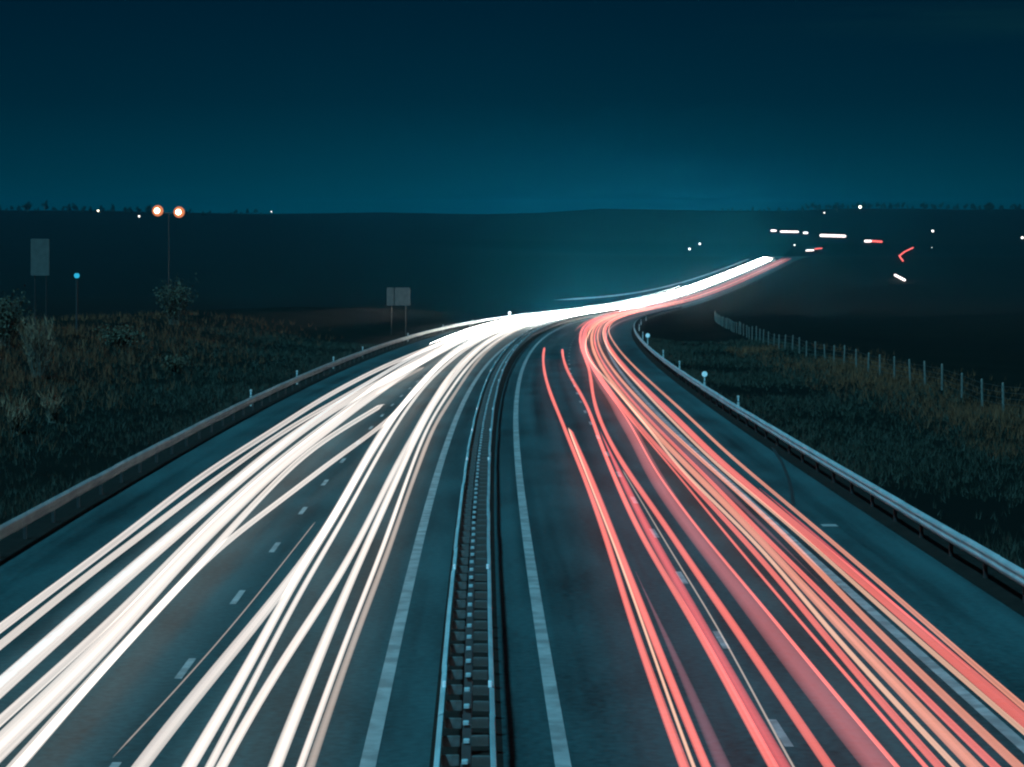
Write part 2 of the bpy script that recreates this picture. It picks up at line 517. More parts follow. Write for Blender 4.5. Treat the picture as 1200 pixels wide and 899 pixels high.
fg = [(i * nU + j, i * nU + j + 1, (i + 1) * nU + j + 1, (i + 1) * nU + j) for i in range(nS - 1) for j in range(nU - 1)]
ground = mesh('ground', Pg.reshape(-1, 3), fg, M['ground'], smooth=True)
tag(ground, kind='structure')


def ground_at_pix(x, y, s_lo=30.0, s_hi=2900.0):
    """walks the photo ray out to the terrain; returns world position on the ground"""
    kx, ky = (x - CX) / F_PX, (HY - y) / F_PX
    def ground_xy(X, Y):
        s = Y; u = 0.0
        for k in range(8):
            rx, rdx, rz_ = road_xz(s); c = 1 / math.sqrt(1 + rdx * rdx)
            u = (X - rx) * c + (Y - s) * rdx * c
            s = Y + u * rdx * c
        return float(ground_z(s, u))
    d = s_lo; step = 1.03; fine = False
    while d < s_hi:
        g = ground_xy(kx * d, d)
        if CAM_Z + ky * d <= g:
            if fine: break
            d /= step; step = 1.002; fine = True
        d *= step
    return Vector((kx * d, d, ground_xy(kx * d, d)))


def su(X, Y):
    s = Y; u = 0.0
    for k in range(10):
        rx, rdx, rz_ = road_xz(s); c = 1 / math.sqrt(1 + rdx * rdx)
        u = (X - rx) * c + (Y - s) * rdx * c
        s = Y + u * rdx * c
    return float(s), float(u)


# ------------------------------------------------------------------ carriageways, median strip, paint
road_s = stations(-40, 1480, 2.0, 12)
def carriageway(u0, u1):
    k = 14
    prof = [(u0 + (u1 - u0) * i / k, 0.0) for i in range(k + 1)] + [(u1, -0.5), (u0, -0.5)]
    return prof
road_l = tag(sweep('road', road_s, carriageway(-11.6, -0.55), M['asphalt']), kind='structure')
road_r = tag(sweep('road', road_s, carriageway(0.55, 11.6), M['asphalt']), kind='structure')
tag(sweep('median', road_s, [(-0.55, 0.0), (-0.4, 0.03), (0.4, 0.03), (0.55, 0.0), (0.55, -0.5), (-0.55, -0.5)], M['soil']), kind='structure')
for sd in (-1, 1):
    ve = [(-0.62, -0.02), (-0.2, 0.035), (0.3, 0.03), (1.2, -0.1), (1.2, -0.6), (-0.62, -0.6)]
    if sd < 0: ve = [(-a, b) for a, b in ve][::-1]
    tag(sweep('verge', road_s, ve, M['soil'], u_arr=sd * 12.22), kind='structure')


def stripe(parent, s0, s1, u, w, name):
    st = stations(s0, s1, 1.5, 8)
    return sweep(name, st, [(-w / 2, 0.004), (-w / 2, 0.007), (w / 2, 0.007), (w / 2, 0.004)], M['paint'], parent, u_arr=u)


stripe(road_l, -30, 1200, -1.46, 0.24, 'edge_line')
stripe(road_l, -30, 1200, -8.3, 0.24, 'edge_line')
stripe(road_r, -30, 1200, 1.43, 0.24, 'edge_line')
stripe(road_r, -30, 1200, 8.55, 0.22, 'edge_line')
for road, ph, u in ((road_l, pix(278, 700, 0)[0], -5.2), (road_r, pix(850, 750, 0)[0], 4.95)):
    for k in range(-4, 46):
        sc = ph + k * 9.0
        if sc > 4: stripe(road, sc - 1.05, sc + 1.05, u, 0.14, 'lane_dash')
# short painted mark and a curved tyre scuff on the right hard shoulder
s_m, u_m = pix(972, 616, 0)
mk = MB().box(-0.22, 0.22, -0.28, 0.28, 0.004, 0.008)
o = mk.build('shoulder_mark', M['paint'], road_r)
o.location = at(s_m, u_m); o.rotation_euler = (math.atan(-0.024), 0, heading(s_m))

sc_pts = [pix(*p, 0) for p in ((930, 592), (928, 576), (924, 560), (917, 543), (905, 524))]
sc_s = np.array([p[0] for p in sc_pts]); sc_u = np.array([p[1] for p in sc_pts])
st_ = np.linspace(sc_s[0], sc_s[-1], 24)
sweep('tar_seam', st_, [(-0.06, 0.003), (-0.05, 0.006), (0.05, 0.006), (0.06, 0.003)], M['black'], road_r, u_arr=np.interp(st_, sc_s, sc_u))

# ------------------------------------------------------------------ guard rails
def wbeam(sd, s0, s1, u, parent, top=0.76, mat=None, hk=1.0):
    """one W-beam length; sd = +1 faces +u"""
    t = 0.006
    pr = [(a, b * hk) for a, b in [(0.0, 0.0), (0.02, -0.02), (0.06, -0.06), (0.068, -0.10), (0.045, -0.14), (0.045, -0.17), (0.068, -0.21), (0.06, -0.25), (0.02, -0.29), (0.0, -0.31)]]
    prof = [(sd * a, b) for a, b in pr] + [(sd * (a - t * 2.0), b) for a, b in pr[::-1]]
    if sd > 0: prof = prof[::-1]
    return sweep('rail', np.array([s0, 0.5 * (s0 + s1), s1]), prof, mat or M['steel'], parent, u_arr=u, h_arr=top)


POST = MB().box(-0.05, 0.05, -0.03, 0.03, -0.6, 0.70, 0.008)
def side_rail(sd, label, s_far):
    root = tag(empty('guardrail', at(20, sd * 11.95)), label, 'guardrail', 'guardrails along the motorway')
    inv = root.matrix_world.inverted()
    off = Vector(at(20, sd * 11.95))
    first = None
    s = 24.0; k = 0
    while s < s_far:
        ln = 4.0 if s < 330 else 12.0
        r = wbeam(-sd, s + 0.01, s + ln + 0.05, sd * (11.95 + (0.004 if k % 2 else 0.0) + random.uniform(-.012, .012)), root, 0.80 + random.uniform(-.008, .008), hk=1.2)
        r.data.transform(__import__('mathutils').Matrix.Translation(-off))
        for q in range(1 if s < 330 else 3):
            sp = s + 2.0 + 4 * q
            p = Vector(at(sp, sd * 12.06, 0)) - off
            if first is None:
                first = POST.build('post', M['black'], root); pp = first
            else: pp = inst(first, root)
            pp.location = p; pp.rotation_euler = (0, 0, heading(sp))
        s += ln; k += 1
    return root


side_rail(-1, 'long grey steel guardrail on the left verge beside the white trails', 900)
side_rail(1, 'long grey steel guardrail on the right verge beside the red trails', 620)

# median barrier: two rails, a post and a pair of spacer plates every 1.33 m
mb_off = Vector(at(20, 0))
mbar = tag(empty('median_barrier', mb_off), 'double sided steel barrier with ladder of spacers in the central strip', 'barrier')
TR = __import__('mathutils').Matrix.Translation(-mb_off)
s = 18.0; k = 0
while s < 1150:
    ln = 4.0 if s < 330 else 14.0
    for sd in (-1, 1):
        r = wbeam(sd, s + 0.01, s + ln + 0.04, sd * (0.36 + random.uniform(-.010, .010)), mbar, 0.78 + random.uniform(-.012, .012), hk=0.40)
        r.data.transform(TR)
    s += ln; k += 1
spl_, spr_ = MB().box(-0.34, -0.08, -0.03, 0.03, 0.46, 0.61, 0.012), MB().box(0.08, 0.34, -0.03, 0.03, 0.46, 0.61, 0.012)
mpo = MB().box(-0.07, 0.07, -0.03, 0.03, -0.4, 0.50, 0.008)
cap = MB().box(-0.045, 0.045, -0.05, 0.05, 0.505, 0.56, 0.012)  # pale cap over a dark post: the lit post top put into colour
kinds = [(spl_, 'spacer', 'spacer'), (spr_, 'spacer', 'spacer'), (mpo, 'post', 'steel_dark'), (cap, 'lit_post_top', 'steel')]
M['spacer'] = surf('spacer_steel', (0.04, 0.043, 0.043), (0.10, 0.105, 0.105), 3.0, 0.6, metal=0.1, coord='Object', c3=(0.05, 0.04, 0.035), s3=5.0)
firsts = [None] * 4
s = 18.6; n = 0
rest_v = MB()
while s < 560:
    p = Vector(at(s, 0)) - mb_off; hz = heading(s)
    if n < 148:
        for q, (src, nm, mt) in enumerate(kinds):
            if firsts[q] is None: firsts[q] = src.build(nm, M[mt], mbar); a = firsts[q]
            else: a = inst(firsts[q], mbar)
            a.location = p + Vector((0, random.uniform(-.02, .02), random.uniform(-.008, .008))); a.rotation_euler = (random.uniform(-.03, .03), random.uniform(-.02, .02), hz + random.uniform(-.02, .02))
    else:
        c, sn = math.cos(hz), math.sin(hz)
        for src in (spl_, spr_, mpo):
            rest_v.add([(x * c - y * sn + p.x, x * sn + y * c + p.y, z + p.z) for x, y, z in src.v], src.f)
    s += 1.333; n += 1
tag(rest_v.build('spacer_run', M['spacer'], mbar), kind='stuff')
cl = MB().box(-0.03, 0.03, -0.05, 0.05, 0.0, 0.10, 0.012)
f_cl = None
for s_ in np.concatenate([np.arange(22.2, 330, 28.0), np.arange(36.2, 330, 56.0)]):
    for sd in (-1, 1):
        if f_cl is None: f_cl = cl.build('reflector', M['reflector'], mbar); q = f_cl
        else: q = inst(f_cl, mbar)
        q.location = Vector(at(s_, sd * 0.36, 0.775)) - mb_off; q.rotation_euler = (0, 0, heading(s_))

# ------------------------------------------------------------------ delineator posts
def delineator():
    r = empty('delineator_post')
    b = MB(); b.box(-0.06, 0.06, -0.05, 0.05, -0.3, 1.02, 0.02)
    body = b.build('body', M['plastic'], r)
    MB().box(-0.064, 0.064, -0.054, 0.054, 0.70, 0.92, 0.012).build('band', M['black'], r)
    MB().box(-0.03, 0.03, -0.064, -0.055, 0.74, 0.90).build('reflector', M['reflector'], r)
    return r


dl0 = delineator(); used = False
del_spots = []
for k, s_ in enumerate([122, 146, 171, 196, 246, 296, 346, 420]): del_spots.append((s_, -12.62, 'left', k))
for k, s_ in enumerate([116, 138, 163, 188, 230, 255, 305, 355, 405]): del_spots.append((s_, 12.62, 'right', k))
ordn = ['nearest', 'second', 'third', 'fourth', 'fifth', 'sixth', 'seventh', 'eighth', 'ninth']
for (s_, u_, sd, k) in del_spots:
    o = copy_tree(dl0) if used else dl0; used = True
    x, y, z = at(s_, u_); z = float(ground_z(s_, u_))
    o.location = (x, y, z); o.rotation_euler = (0, 0, heading(s_))
    if (sd, k) in (('right', 1), ('right', 4), ('left', 7)):      # added white disc on top, standing in for the reflector's bright glint
        rr_ = 0.17 * s_ / 138 ** 0.5 / s_ ** 0.5
        b_ = MB(); v_ = [(rr_ * math.cos(t), y_, 1.02 + rr_ * 0.8 + rr_ * math.sin(t)) for y_ in (-0.075, -0.05) for t in [2 * math.pi * q / 12 for q in range(12)]]
        b_.add(v_, [(q, (q + 1) % 12, 12 + (q + 1) % 12, 12 + q) for q in range(12)] + [tuple(range(11, -1, -1)), tuple(range(12, 24))])
        b_.build('glint_disc', M['disc'], o)
    tag(o, f'{ordn[k]} white marker post behind the {sd} guardrail, counted from the front', 'marker post', 'marker posts beside the motorway')

# ------------------------------------------------------------------ wire fence on the right
fn_s = np.arange(100.0, 470, 5.8)
f_off = Vector(at(100, 26.5))
fence = tag(empty('wire_fence', f_off), 'wooden post and wire fence along the top of the right verge', 'fence')
fp = MB(); fp.cyl(0, 0, -0.4, 1.42, 0.075, 0.065, 8); fp.cyl(0, 0, 1.42, 1.46, 0.065, 0.03, 8)
first = None; tops = []
for s_ in fn_s:
    uu = 26.3 + 0.05 * math.sin(s_ * 0.31) - 1.5 * smooth01((s_ - 130) / 120)
    z = float(ground_z(s_, uu)); p = at(s_, uu); p[2] = z
    if first is None: first = fp.build('post', M['wood'], fence); q = first
    else: q = inst(first, fence)
    q.location = Vector(p) - f_off
    q.rotation_euler = (random.uniform(-.04, .04), random.uniform(-.05, .05), random.uniform(0, 3)); q.scale = (1, 1, random.uniform(.92, 1.06))
    tops.append(Vector(p) - f_off)
for hh in (0.35, 0.65, 0.95, 1.25):
    w = MB()
    for a, b in zip(tops[:-1], tops[1:]):
        w.bar(a + Vector((-0.07, 0, hh)), b + Vector((-0.07, 0, hh)), 0.009, n=4)
    w.build('wire', M['steel_dark'], fence)

# ------------------------------------------------------------------ signs, masts and lamps
def sign(x, y_top, y_bot, s_, w, label, panels=1):
    d = s_
    X = (x - CX) / F_PX * d
    zt = CAM_Z + (HY - y_top) / F_PX * d; zb = CAM_Z + (HY - y_bot) / F_PX * d
    s2, u2 = su(X, d); gz = float(ground_z(s2, u2))
    r = tag(empty('road_sign', (X, d, gz)), label, 'road sign')
    if panels == 1: pl = [(-w / 2, w / 2)]
    else: pl = [(-w / 2, -w * 0.2), (-w * 0.16, w / 2)]
    for a, b in pl:
        pn = MB().box(a, b, -0.03, 0.03, zb - gz, zt - gz, 0.02).build('panel', M['signback'], r)
    for zz in (0.25, 0.75):
        zc = zb + (zt - zb) * zz - gz
        MB().box(-w / 2 + 0.05, w / 2 - 0.05, 0.032, 0.07, zc - 0.04, zc + 0.04).build('rib', M['steel_dark'], r)
    for sx in ((-0.3, 0.3) if w > 1 else (0,)):
        MB().cyl(sx * w, 0.12, -0.5, zt - gz - 0.1, 0.04, n=8).build('post', M['black'], r)
    return r


sign(47, 280, 323, 165, 1.35, 'tall pale blank panel on posts above the dry grass on the left bank')
sign(467, 337, 358, 272, 2.8, 'faint pale two part panel on posts left of the bend', 2)

# twin floodlight mast on the left horizon
d = 300.0
X = (197.5 - CX) / F_PX * d
s2, u2 = su(X, d); gz = float(ground_z(s2, u2))
mast = tag(empty('floodlight_mast', (X, d, gz)), 'tall mast with two blazing orange lamps on the left skyline', 'floodlight')
hz_ = CAM_Z + (HY - 249) / F_PX * d - gz
MB().cyl(0, 0, -0.5, hz_ - 0.1, 0.09, 0.06, 10).build('pole', M['black'], mast)
MB().box(-1.45, 1.45, -0.07, 0.07, hz_ - 0.15, hz_ - 0.02, 0.02).build('crossarm', M['black'], mast)
for sx, dz in ((-1.39, 0.1), (1.39, -0.08)):
    hd = MB(); hd.ball(sx, 0.22, hz_ + 0.12 + dz, 0.60, 14, 9)
    h_o = hd.build('lamp_housing', M['black'], mast, True)
    MB().ball(sx, -0.10, hz_ + 0.12 + dz, 0.72, 16, 11).build('halo', M['flood_halo'], h_o, True)  # added emissive ball imitating the orange halo round the lamp
    MB().ball(sx, -0.58, hz_ + 0.12 + dz, 0.37, 14, 9).build('lens', M['flood'], h_o, True)


def far_lamp(x, y, r, mat, label, d=None, hh=6.0, cat='lamp', name='lamp_post', group='small lights scattered over the far hillside'):
    """a lit lamp on a post; stands on the terrain behind the pixel"""
    if d is None:
        p = ground_at_pix(x, min(y + 2.5, 400)); d = p.y
        if d > 2700: d = 2650.0
    X = (x - CX) / F_PX * d; zc = CAM_Z + (HY - y) / F_PX * d
    s2, u2 = su(X, d); gz = float(ground_z(s2, u2))
    hgt = max(zc - gz, 2 * r + 0.6)
    o = tag(empty(name, (X, d, gz)), label, cat, group)
    MB().cyl(0, 0, -0.5, hgt - r * 0.9, 0.09 + r * 0.05, n=6).build('post', M['black'], o)
    MB().ball(0, 0, hgt, r, 10, 7).build('lamp', M[mat], o, True)
    MB().cyl(0, 0, hgt + r * 0.8, hgt + r * 1.15, r * 0.7, r * 0.3, 8).build('cap', M['black'], o)
    return o


far_lamp(90, 323, 0.22, 'lamp_blue', 'small bright blue lamp below the left skyline beside the pale panel', d=180)
far_lamp(115, 247, 0.9, 'lamp_warm', 'small warm lamp on the skyline left of the twin orange lamps', d=2300)
far_lamp(163, 253.5, 0.9, 'lamp_white', 'faint white lamp just left of the twin orange lamps', d=2100)
far_lamp(318, 248, 0.7, 'lamp_white', 'lone faint lamp on the skyline right of the twin orange lamps', d=2500)
far_lamp(808, 293, 0.75, 'lamp_white', 'lower left lamp of the pair above the white road band')
far_lamp(820, 287, 0.75, 'lamp_white', 'upper right lamp of the pair above the white road band')
far_lamp(1008, 247, 1.6, 'lamp_warm', 'warm yellow lamp on the right skyline', d=2500)
far_lamp(966, 253.5, 0.8, 'lamp_white', 'tiny pale lamp just below the skyline left of the warm yellow lamp', d=2400)
far_lamp(1093, 272, 0.95, 'lamp_white', 'lone white lamp on the dark right hillside')
far_lamp(1092, 290, 0.25, 'lamp_white', 'barely visible lamp under the lone white lamp on the right hillside')
far_lamp(1198, 280, 0.9, 'lamp_white', 'lamp at the far right edge of the dark hillside')
far_lamp(931, 288, 0.55, 'lamp_white', 'dim lamp just past the far end of the white band')

# ------------------------------------------------------------------ light trails of the traffic
TW = 0.65   # headlamp height
TR_H = 0.80  # tail lamp height
trail_count = 0


def pchip(xs, ys, x):
    xs, ys = np.asarray(xs, float), np.asarray(ys, float)
    if len(xs) == 1: return np.full_like(x, ys[0])
    h = np.diff(xs); dl = np.diff(ys) / h
    m = np.zeros(len(xs)); m[0], m[-1] = dl[0], dl[-1]
    for i in range(1, len(xs) - 1):
        if dl[i - 1] * dl[i] > 0:
            w1, w2 = 2 * h[i] + h[i - 1], h[i] + 2 * h[i - 1]
            m[i] = (w1 + w2) / (w1 / dl[i - 1] + w2 / dl[i])
    xc = np.clip(x, xs[0], xs[-1])
    i = np.clip(np.searchsorted(xs, xc) - 1, 0, len(h) - 1)
    t = (xc - xs[i]) / h[i]
    return ((1 + 2 * t) * (1 - t) ** 2 * ys[i] + t * (1 - t) ** 2 * h[i] * m[i] + t * t * (3 - 2 * t) * ys[i + 1] + t * t * (t - 1) * h[i] * m[i + 1])


def trail(name, label, mat, h, pts=(), ru=0.07, rh=None, s_end=None, s_start=None, ext=(), u_const=None, group=None, cat='light trail', ph=0.0, wk=1.0, ramp=1.0, gmax=330):
    """a luminous trail at lamp height; pts = photo pixels it passes, ext = extra (station, offset) beyond them"""
    rh = rh or ru
    ctl = [pix(x, y, h) for x, y in pts] + list(ext)
    ctl.sort()
    if u_const is not None: ctl = [(10.0, u_const)]
    cs, cu = [], []
    for a, b in ctl:
        if cs and a - cs[-1] < 1.0: continue
        cs.append(a); cu.append(b)
    s0 = 8.0 if s_start is None else s_start
    s1 = cs[-1] if s_end is None else s_end
    st = stations(s0, s1, 1.2, 9)
    u = pchip(cs, cu, st)
    if len(cs) > 2 and len(st) > 12:                       # vehicles steer gently
        kw = 9; pad = np.concatenate([np.full(kw, u[0]) + (u[0] - u[1:kw + 1])[::-1], u, 2 * u[-1] - u[-kw - 1:-1][::-1]])
        g = np.exp(-0.5 * (np.arange(-kw, kw + 1) / 4.5) ** 2); u = np.convolve(pad, g / g.sum(), 'valid')
    grow = wk * (1 + np.clip(st - 50, 0, gmax) / 210.0)
    n = 16
    taper = np.clip((st - s0) / ramp, 0.05, 1) * np.clip((s1 - st) / max(1.0, ramp if s1 < 300 else 1.0), 0.05, 1)
    V = []; UV = []
    wob = 1 + 0.06 * np.sin(st * 0.21 + ph) + 0.05 * np.sin(st * 0.083 + 2 * ph)
    for j in range(n):
        t = 2 * math.pi * j / n
        V.append(at(st, u + ru * grow * wob * math.cos(t) * taper, h + rh * grow * math.sin(t) * taper))
        UV.append(np.stack([np.full_like(st, ru * math.cos(t) + ph * 0.77), st], 1))
    V = np.stack(V, 1).reshape(-1, 3); UV = np.stack(UV, 1).reshape(-1, 2)
    f = [(i * n + j, i * n + (j + 1) % n, (i + 1) * n + (j + 1) % n, (i + 1) * n + j) for i in range(len(st) - 1) for j in range(n)]
    f += [tuple(range(n - 1, -1, -1)), tuple(range((len(st) - 1) * n, len(st) * n))]
    o = mesh(name, V, f, M[mat], None, UV, True)
    lay = o.data.uv_layers.new(name='across')
    vi = np.zeros(len(o.data.loops), int); o.data.loops.foreach_get('vertex_index', vi)
    ac = np.stack([np.cos(2 * np.pi * (vi % n) / n), np.zeros(len(vi))], 1)
    lay.data.foreach_set('uv', ac.ravel())
    return tag(o, label, cat, group)


GW, GR = 'white headlight trails on the left carriageway', 'red tail light trails on the right carriageway'
FAR = 1288.0
k_ = 0
for label, mat, pts, ru, rh, end, ext in [
    ('outermost thin white headlight trail nearest the left guardrail', 'white_light', [(0, 736), (166, 613), (200, 584), (267, 537), (325, 502), (360, 478), (400, 455), (458, 426), (513, 404)], .09, .09, FAR, [(420, -8.4)]),
    ('second thin white headlight trail from the left guardrail', 'white_light', [(0, 757), (100, 675), (180, 618), (200, 600), (267, 552), (316, 516), (380, 478), (447, 440)], .075, .08, FAR, [(400, -7.8)]),
    ('broad white headlight band third from the left guardrail', 'white_light', [(0, 806), (100, 716), (200, 630), (229, 606), (289, 554), (342, 512), (389, 480), (458, 442), (513, 414)], .20, .13, FAR, [(420, -7.2)]),
    ('thin white headlight trail right beside the broad third band on the left', 'white_light', [(0, 840), (67, 788), (133, 726), (166, 692), (210, 646), (265, 592), (345, 524), (400, 484)], .075, .08, FAR, [(400, -6.8)]),
    ('widest white headlight band of the left lane with soft streaks', 'white_light', [(0, 872), (67, 812), (133, 746), (200, 668), (265, 604), (300, 570), (345, 532), (400, 490), (470, 440)], .22, .12, FAR, [(400, -6.3)]),
    ('slim white trail along the right edge of the widest left band, ending at mid distance', 'white_light', [(24, 893), (100, 803), (200, 699), (289, 600), (325, 563), (365, 525), (400, 503), (451, 474)], .085, .085, None, []),
    ('slim white trail crossing the lane to join the middle headlight trails', 'white_light', [(24, 899), (100, 806), (200, 697), (256, 640), (313, 599), (400, 532), (424, 516), (458, 491), (487, 460), (536, 411)], .075, .075, FAR, [(400, -4.9)]),
    ('thick white trail along the left side of the middle lane', 'white_light', [(157, 899), (200, 850), (300, 730), (350, 667), (393, 603), (413, 566), (458, 491), (487, 458), (536, 409)], .11, .10, FAR, [(400, -4.5)]),
    ('white trail just right of the thick middle lane trail, merging upward', 'white_light', [(220, 897), (283, 800), (333, 700), (373, 637), (400, 592), (430, 540), (470, 478), (510, 432)], .10, .09, FAR, [(400, -4.2)]),
    ('narrow white trail in the middle lane with a blue white edge', 'white_light', [(247, 897), (300, 793), (350, 697), (400, 613), (440, 540), (480, 475), (520, 430)], .06, .06, FAR, [(400, -3.9)]),
    ('white trail crossing behind the narrow middle trail toward the median', 'white_light', [(258, 897), (310, 806), (360, 733), (400, 672), (440, 595), (466, 543), (491, 498), (518, 453), (553, 413)], .085, .085, FAR, [(400, -3.3)]),
    ('second white trail from the median on the left carriageway', 'white_light', [(324, 897), (360, 800), (386, 740), (400, 706), (435, 628), (471, 548), (500, 488), (530, 444), (558, 412)], .10, .09, FAR, [(400, -3.0)]),
    ('white trail nearest the median on the left carriageway', 'white_light', [(352, 897), (380, 820), (400, 764), (444, 655), (487, 535), (500, 503), (531, 453), (565, 413)], .055, .06, FAR, [(400, -2.6)]),
    ('beige fainter trail hugging the innermost white trail', 'beige_light', [(364, 897), (390, 820), (410, 762), (452, 655), (489, 550), (507, 503), (537, 456), (571, 411)], .07, .06, FAR, [(400, -2.3)]),
    ('hair thin faint streak over the dashed line of the left carriageway', 'beige_light', [(130, 890), (200, 817), (270, 737), (326, 667), (370, 611)], .013, .012, None, []),
    ('short faint beige streak between the left bands at the bend', 'beige_light', [(440, 462), (470, 445), (497, 430)], .09, .05, None, []),
]:
    ss_ = None
    if 'hair thin' in label: ss_ = pix(130, 890, TW)[0]
    if 'short faint' in label: ss_ = pix(440, 462, TW)[0]
    trail('headlight_trail', label, mat, TW + 0.004 * (k_ % 5), pts, ru, rh, end, ss_, ext, group=GW, ph=k_ * 1.7, wk=0.9)
    k_ += 1
# trails of vehicles that had only reached the far part of the road
for i, uu in enumerate(np.linspace(-8.1, -2.0, 13)):
    s0 = 215 + 10 * (i % 4) if uu < -5.6 else 310 + 12 * (i % 3)
    trail('headlight_trail', 'distant white headlight trail merged into the bright band past the bend', 'far_white_light', 0.62 + 0.09 * (i % 3), (), .17, .15, FAR - 2 * i, s0, u_const=uu, group='distant merged headlight trails', ph=i * 2.3, wk=0.5, ramp=110)
trail('marker_light_trail', 'pale blue white trail of high truck lights above the distant white band', 'blue_light', 3.4, (), .10, .10, 1180, 455, u_const=-7.6, ph=3, wk=.6, ramp=60)

for label, mat, pts, ru, rh, end, ext in [
    ('red trail nearest the median line, ending alone at the bend', 'red_light', [(799, 898), (771, 811), (747, 750), (717, 650), (682, 552), (660, 497), (645, 461), (637, 428), (638, 408)], .055, .06, None, []),
    ('cream cored trail inside the innermost red band', 'core_light', [(808, 897), (788, 828), (759, 748), (724, 650), (687, 555), (666, 501)], .022, .025, None, []),
    ('bright red trail on the right half of the innermost red band', 'red_light', [(824, 897), (792, 811), (763, 740), (728, 650), (691, 556), (668, 503)], .06, .05, None, []),
    ('dim mauve trail on the outer edge of the innermost red band', 'mauve_light', [(843, 897), (812, 811), (777, 740), (745, 670)], .10, .05, None, []),
    ('red trail on the left edge of the second red band', 'red_light', [(900, 892), (859, 811), (824, 747), (761, 645), (715, 547), (697, 501), (689, 475), (678, 457), (663, 430), (659, 409)], .055, .06, None, []),
    ('dusky red fill trail left of the dashed line in the second band', 'deep_light', [(912, 892), (882, 838), (861, 803), (832, 747), (775, 650), (724, 550), (704, 506)], .085, .05, None, []),
    ('thin beige trail running over the white lane dashes', 'beige_light', [(921, 893), (900, 845), (877, 800), (853, 752), (805, 677), (775, 627), (752, 588), (729, 550)], .014, .015, None, []),
    ('red trail on the right edge of the second red band', 'red_light', [(970, 897), (937, 850), (900, 792), (878, 758), (827, 687), (778, 613), (731, 546), (709, 506), (697, 475), (693, 450), (690, 428)], .06, .06, FAR, [(330, 5.4)]),
    ('broad dusky red band in the middle of the right lane', 'dim_light', [(1032, 897), (962, 818), (898, 728), (846, 668), (802, 610), (761, 548), (745, 514), (727, 482), (707, 450)], .20, .05, FAR, [(330, 5.8)]),
    ('brighter thin edge along the broad dusky red band', 'red_light', [(1052, 897), (975, 812), (905, 722), (852, 662), (806, 604), (764, 546), (747, 511), (728, 480)], .022, .03, FAR, [(330, 6.0)]),
    ('hair thin red trail left of the cream cored bright trail', 'red_light', [(1080, 895), (1000, 800), (930, 720), (900, 684), (851, 626), (802, 566), (770, 528)], .022, .025, FAR, [(330, 6.2)]),
    ('red trail hugging the left side of the brightest cream trail', 'red_light', [(1097, 895), (1020, 810), (947, 720), (900, 664), (860, 620), (820, 577), (780, 534)], .045, .05, FAR, [(330, 6.4)]),
    ('brightest cream orange trail in the right lane', 'core_light', [(1117, 895), (1062, 837), (1012, 785), (957, 722), (900, 650), (863, 614), (827, 578), (790, 543), (773, 517), (747, 487), (725, 460), (707, 440), (689, 420)], .032, .035, FAR, [(280, 6.9)]),
    ('orange pink trail just right of the brightest cream trail', 'orange_light', [(1137, 895), (1080, 832), (1030, 782), (975, 725), (910, 652), (870, 611), (834, 574), (800, 541)], .075, .06, FAR, [(280, 7.1)]),
    ('thin red trail inside the right edge line, left of the peach one', 'red_light', [(1165, 895), (1112, 850), (1050, 785), (990, 722), (940, 672), (900, 634), (860, 592), (825, 556), (790, 522)], .042, .045, FAR, [(280, 7.4)]),
    ('peach trail of the thin pair inside the right edge line, right one', 'orange_light', [(1190, 895), (1137, 847), (1075, 785), (1005, 718), (960, 668), (910, 618), (860, 572), (827, 543), (790, 510)], .048, .05, FAR, [(280, 7.7)]),
    ('faint dusky trail between the thin red and peach pair at mid distance', 'mauve_light', [(960, 682), (910, 632), (860, 584), (825, 550), (790, 516), (740, 465)], .09, .04, FAR, [(280, 7.5)]),
    ('cream red trail right along the outer edge line', 'core_light', [(1200, 858), (1112, 781), (1045, 724), (980, 664), (930, 620), (890, 586), (860, 562), (837, 542), (800, 505), (774, 479), (751, 454), (720, 419)], .03, .035, FAR, [(270, 8.2)]),
    ('thick red trail just outside the cream edge line trail', 'red_light', [(1200, 845), (1140, 792), (1070, 732), (1000, 672), (940, 622), (895, 584), (860, 556), (820, 518), (780, 478), (745, 444)], .085, .07, FAR, [(270, 8.4)]),
    ('deep red streak on the outer flank of the thick red trail', 'deep_light', [(1134, 782), (1064, 722), (1000, 666), (940, 614), (890, 572)], .06, .05, None, []),
    ('outermost thin coral trail nearest the right guardrail', 'orange_light', [(1195, 827), (1137, 775), (1072, 718), (980, 639), (930, 597), (884, 558), (856, 535), (820, 500), (785, 468), (750, 436), (722, 405)], .035, .04, FAR, [(270, 8.8)]),
]:
    ss_ = None
    if 'faint dusky' in label: ss_ = pix(960, 682, TR_H)[0]
    if 'deep red streak' in label: ss_ = pix(1134, 784, TR_H)[0]
    if end is not None: end = [FAR - 8, 560, 470, 640, 420, 520, 380, 700][k_ % 8]
    trail('tail_light_trail', label, mat, TR_H + 0.005 * (k_ % 5), pts, ru, rh, end, ss_, ext, group=GR, ph=k_ * 1.3, wk=1.15, ramp=22.0 if mat in ('mauve_light', 'deep_light') else 1.0, gmax=150)
    k_ += 1
for i, (uu, s0, m_) in enumerate([(5.0, 262, 'deep_light'), (6.0, 250, 'dim_light'), (6.7, 215, 'orange_light'), (7.9, 205, 'dim_light'), (8.5, 235, 'deep_light'), (3.8, 420, 'deep_light')]):
    trail('tail_light_trail', 'distant red tail light trail merged into the band past the bend', m_, 0.78 + 0.05 * (i % 3), (), .13, .12, FAR - 40 + 5 * i, s0, u_const=uu, group='distant merged tail light trails', ph=i * 1.9, wk=0.5, ramp=60)


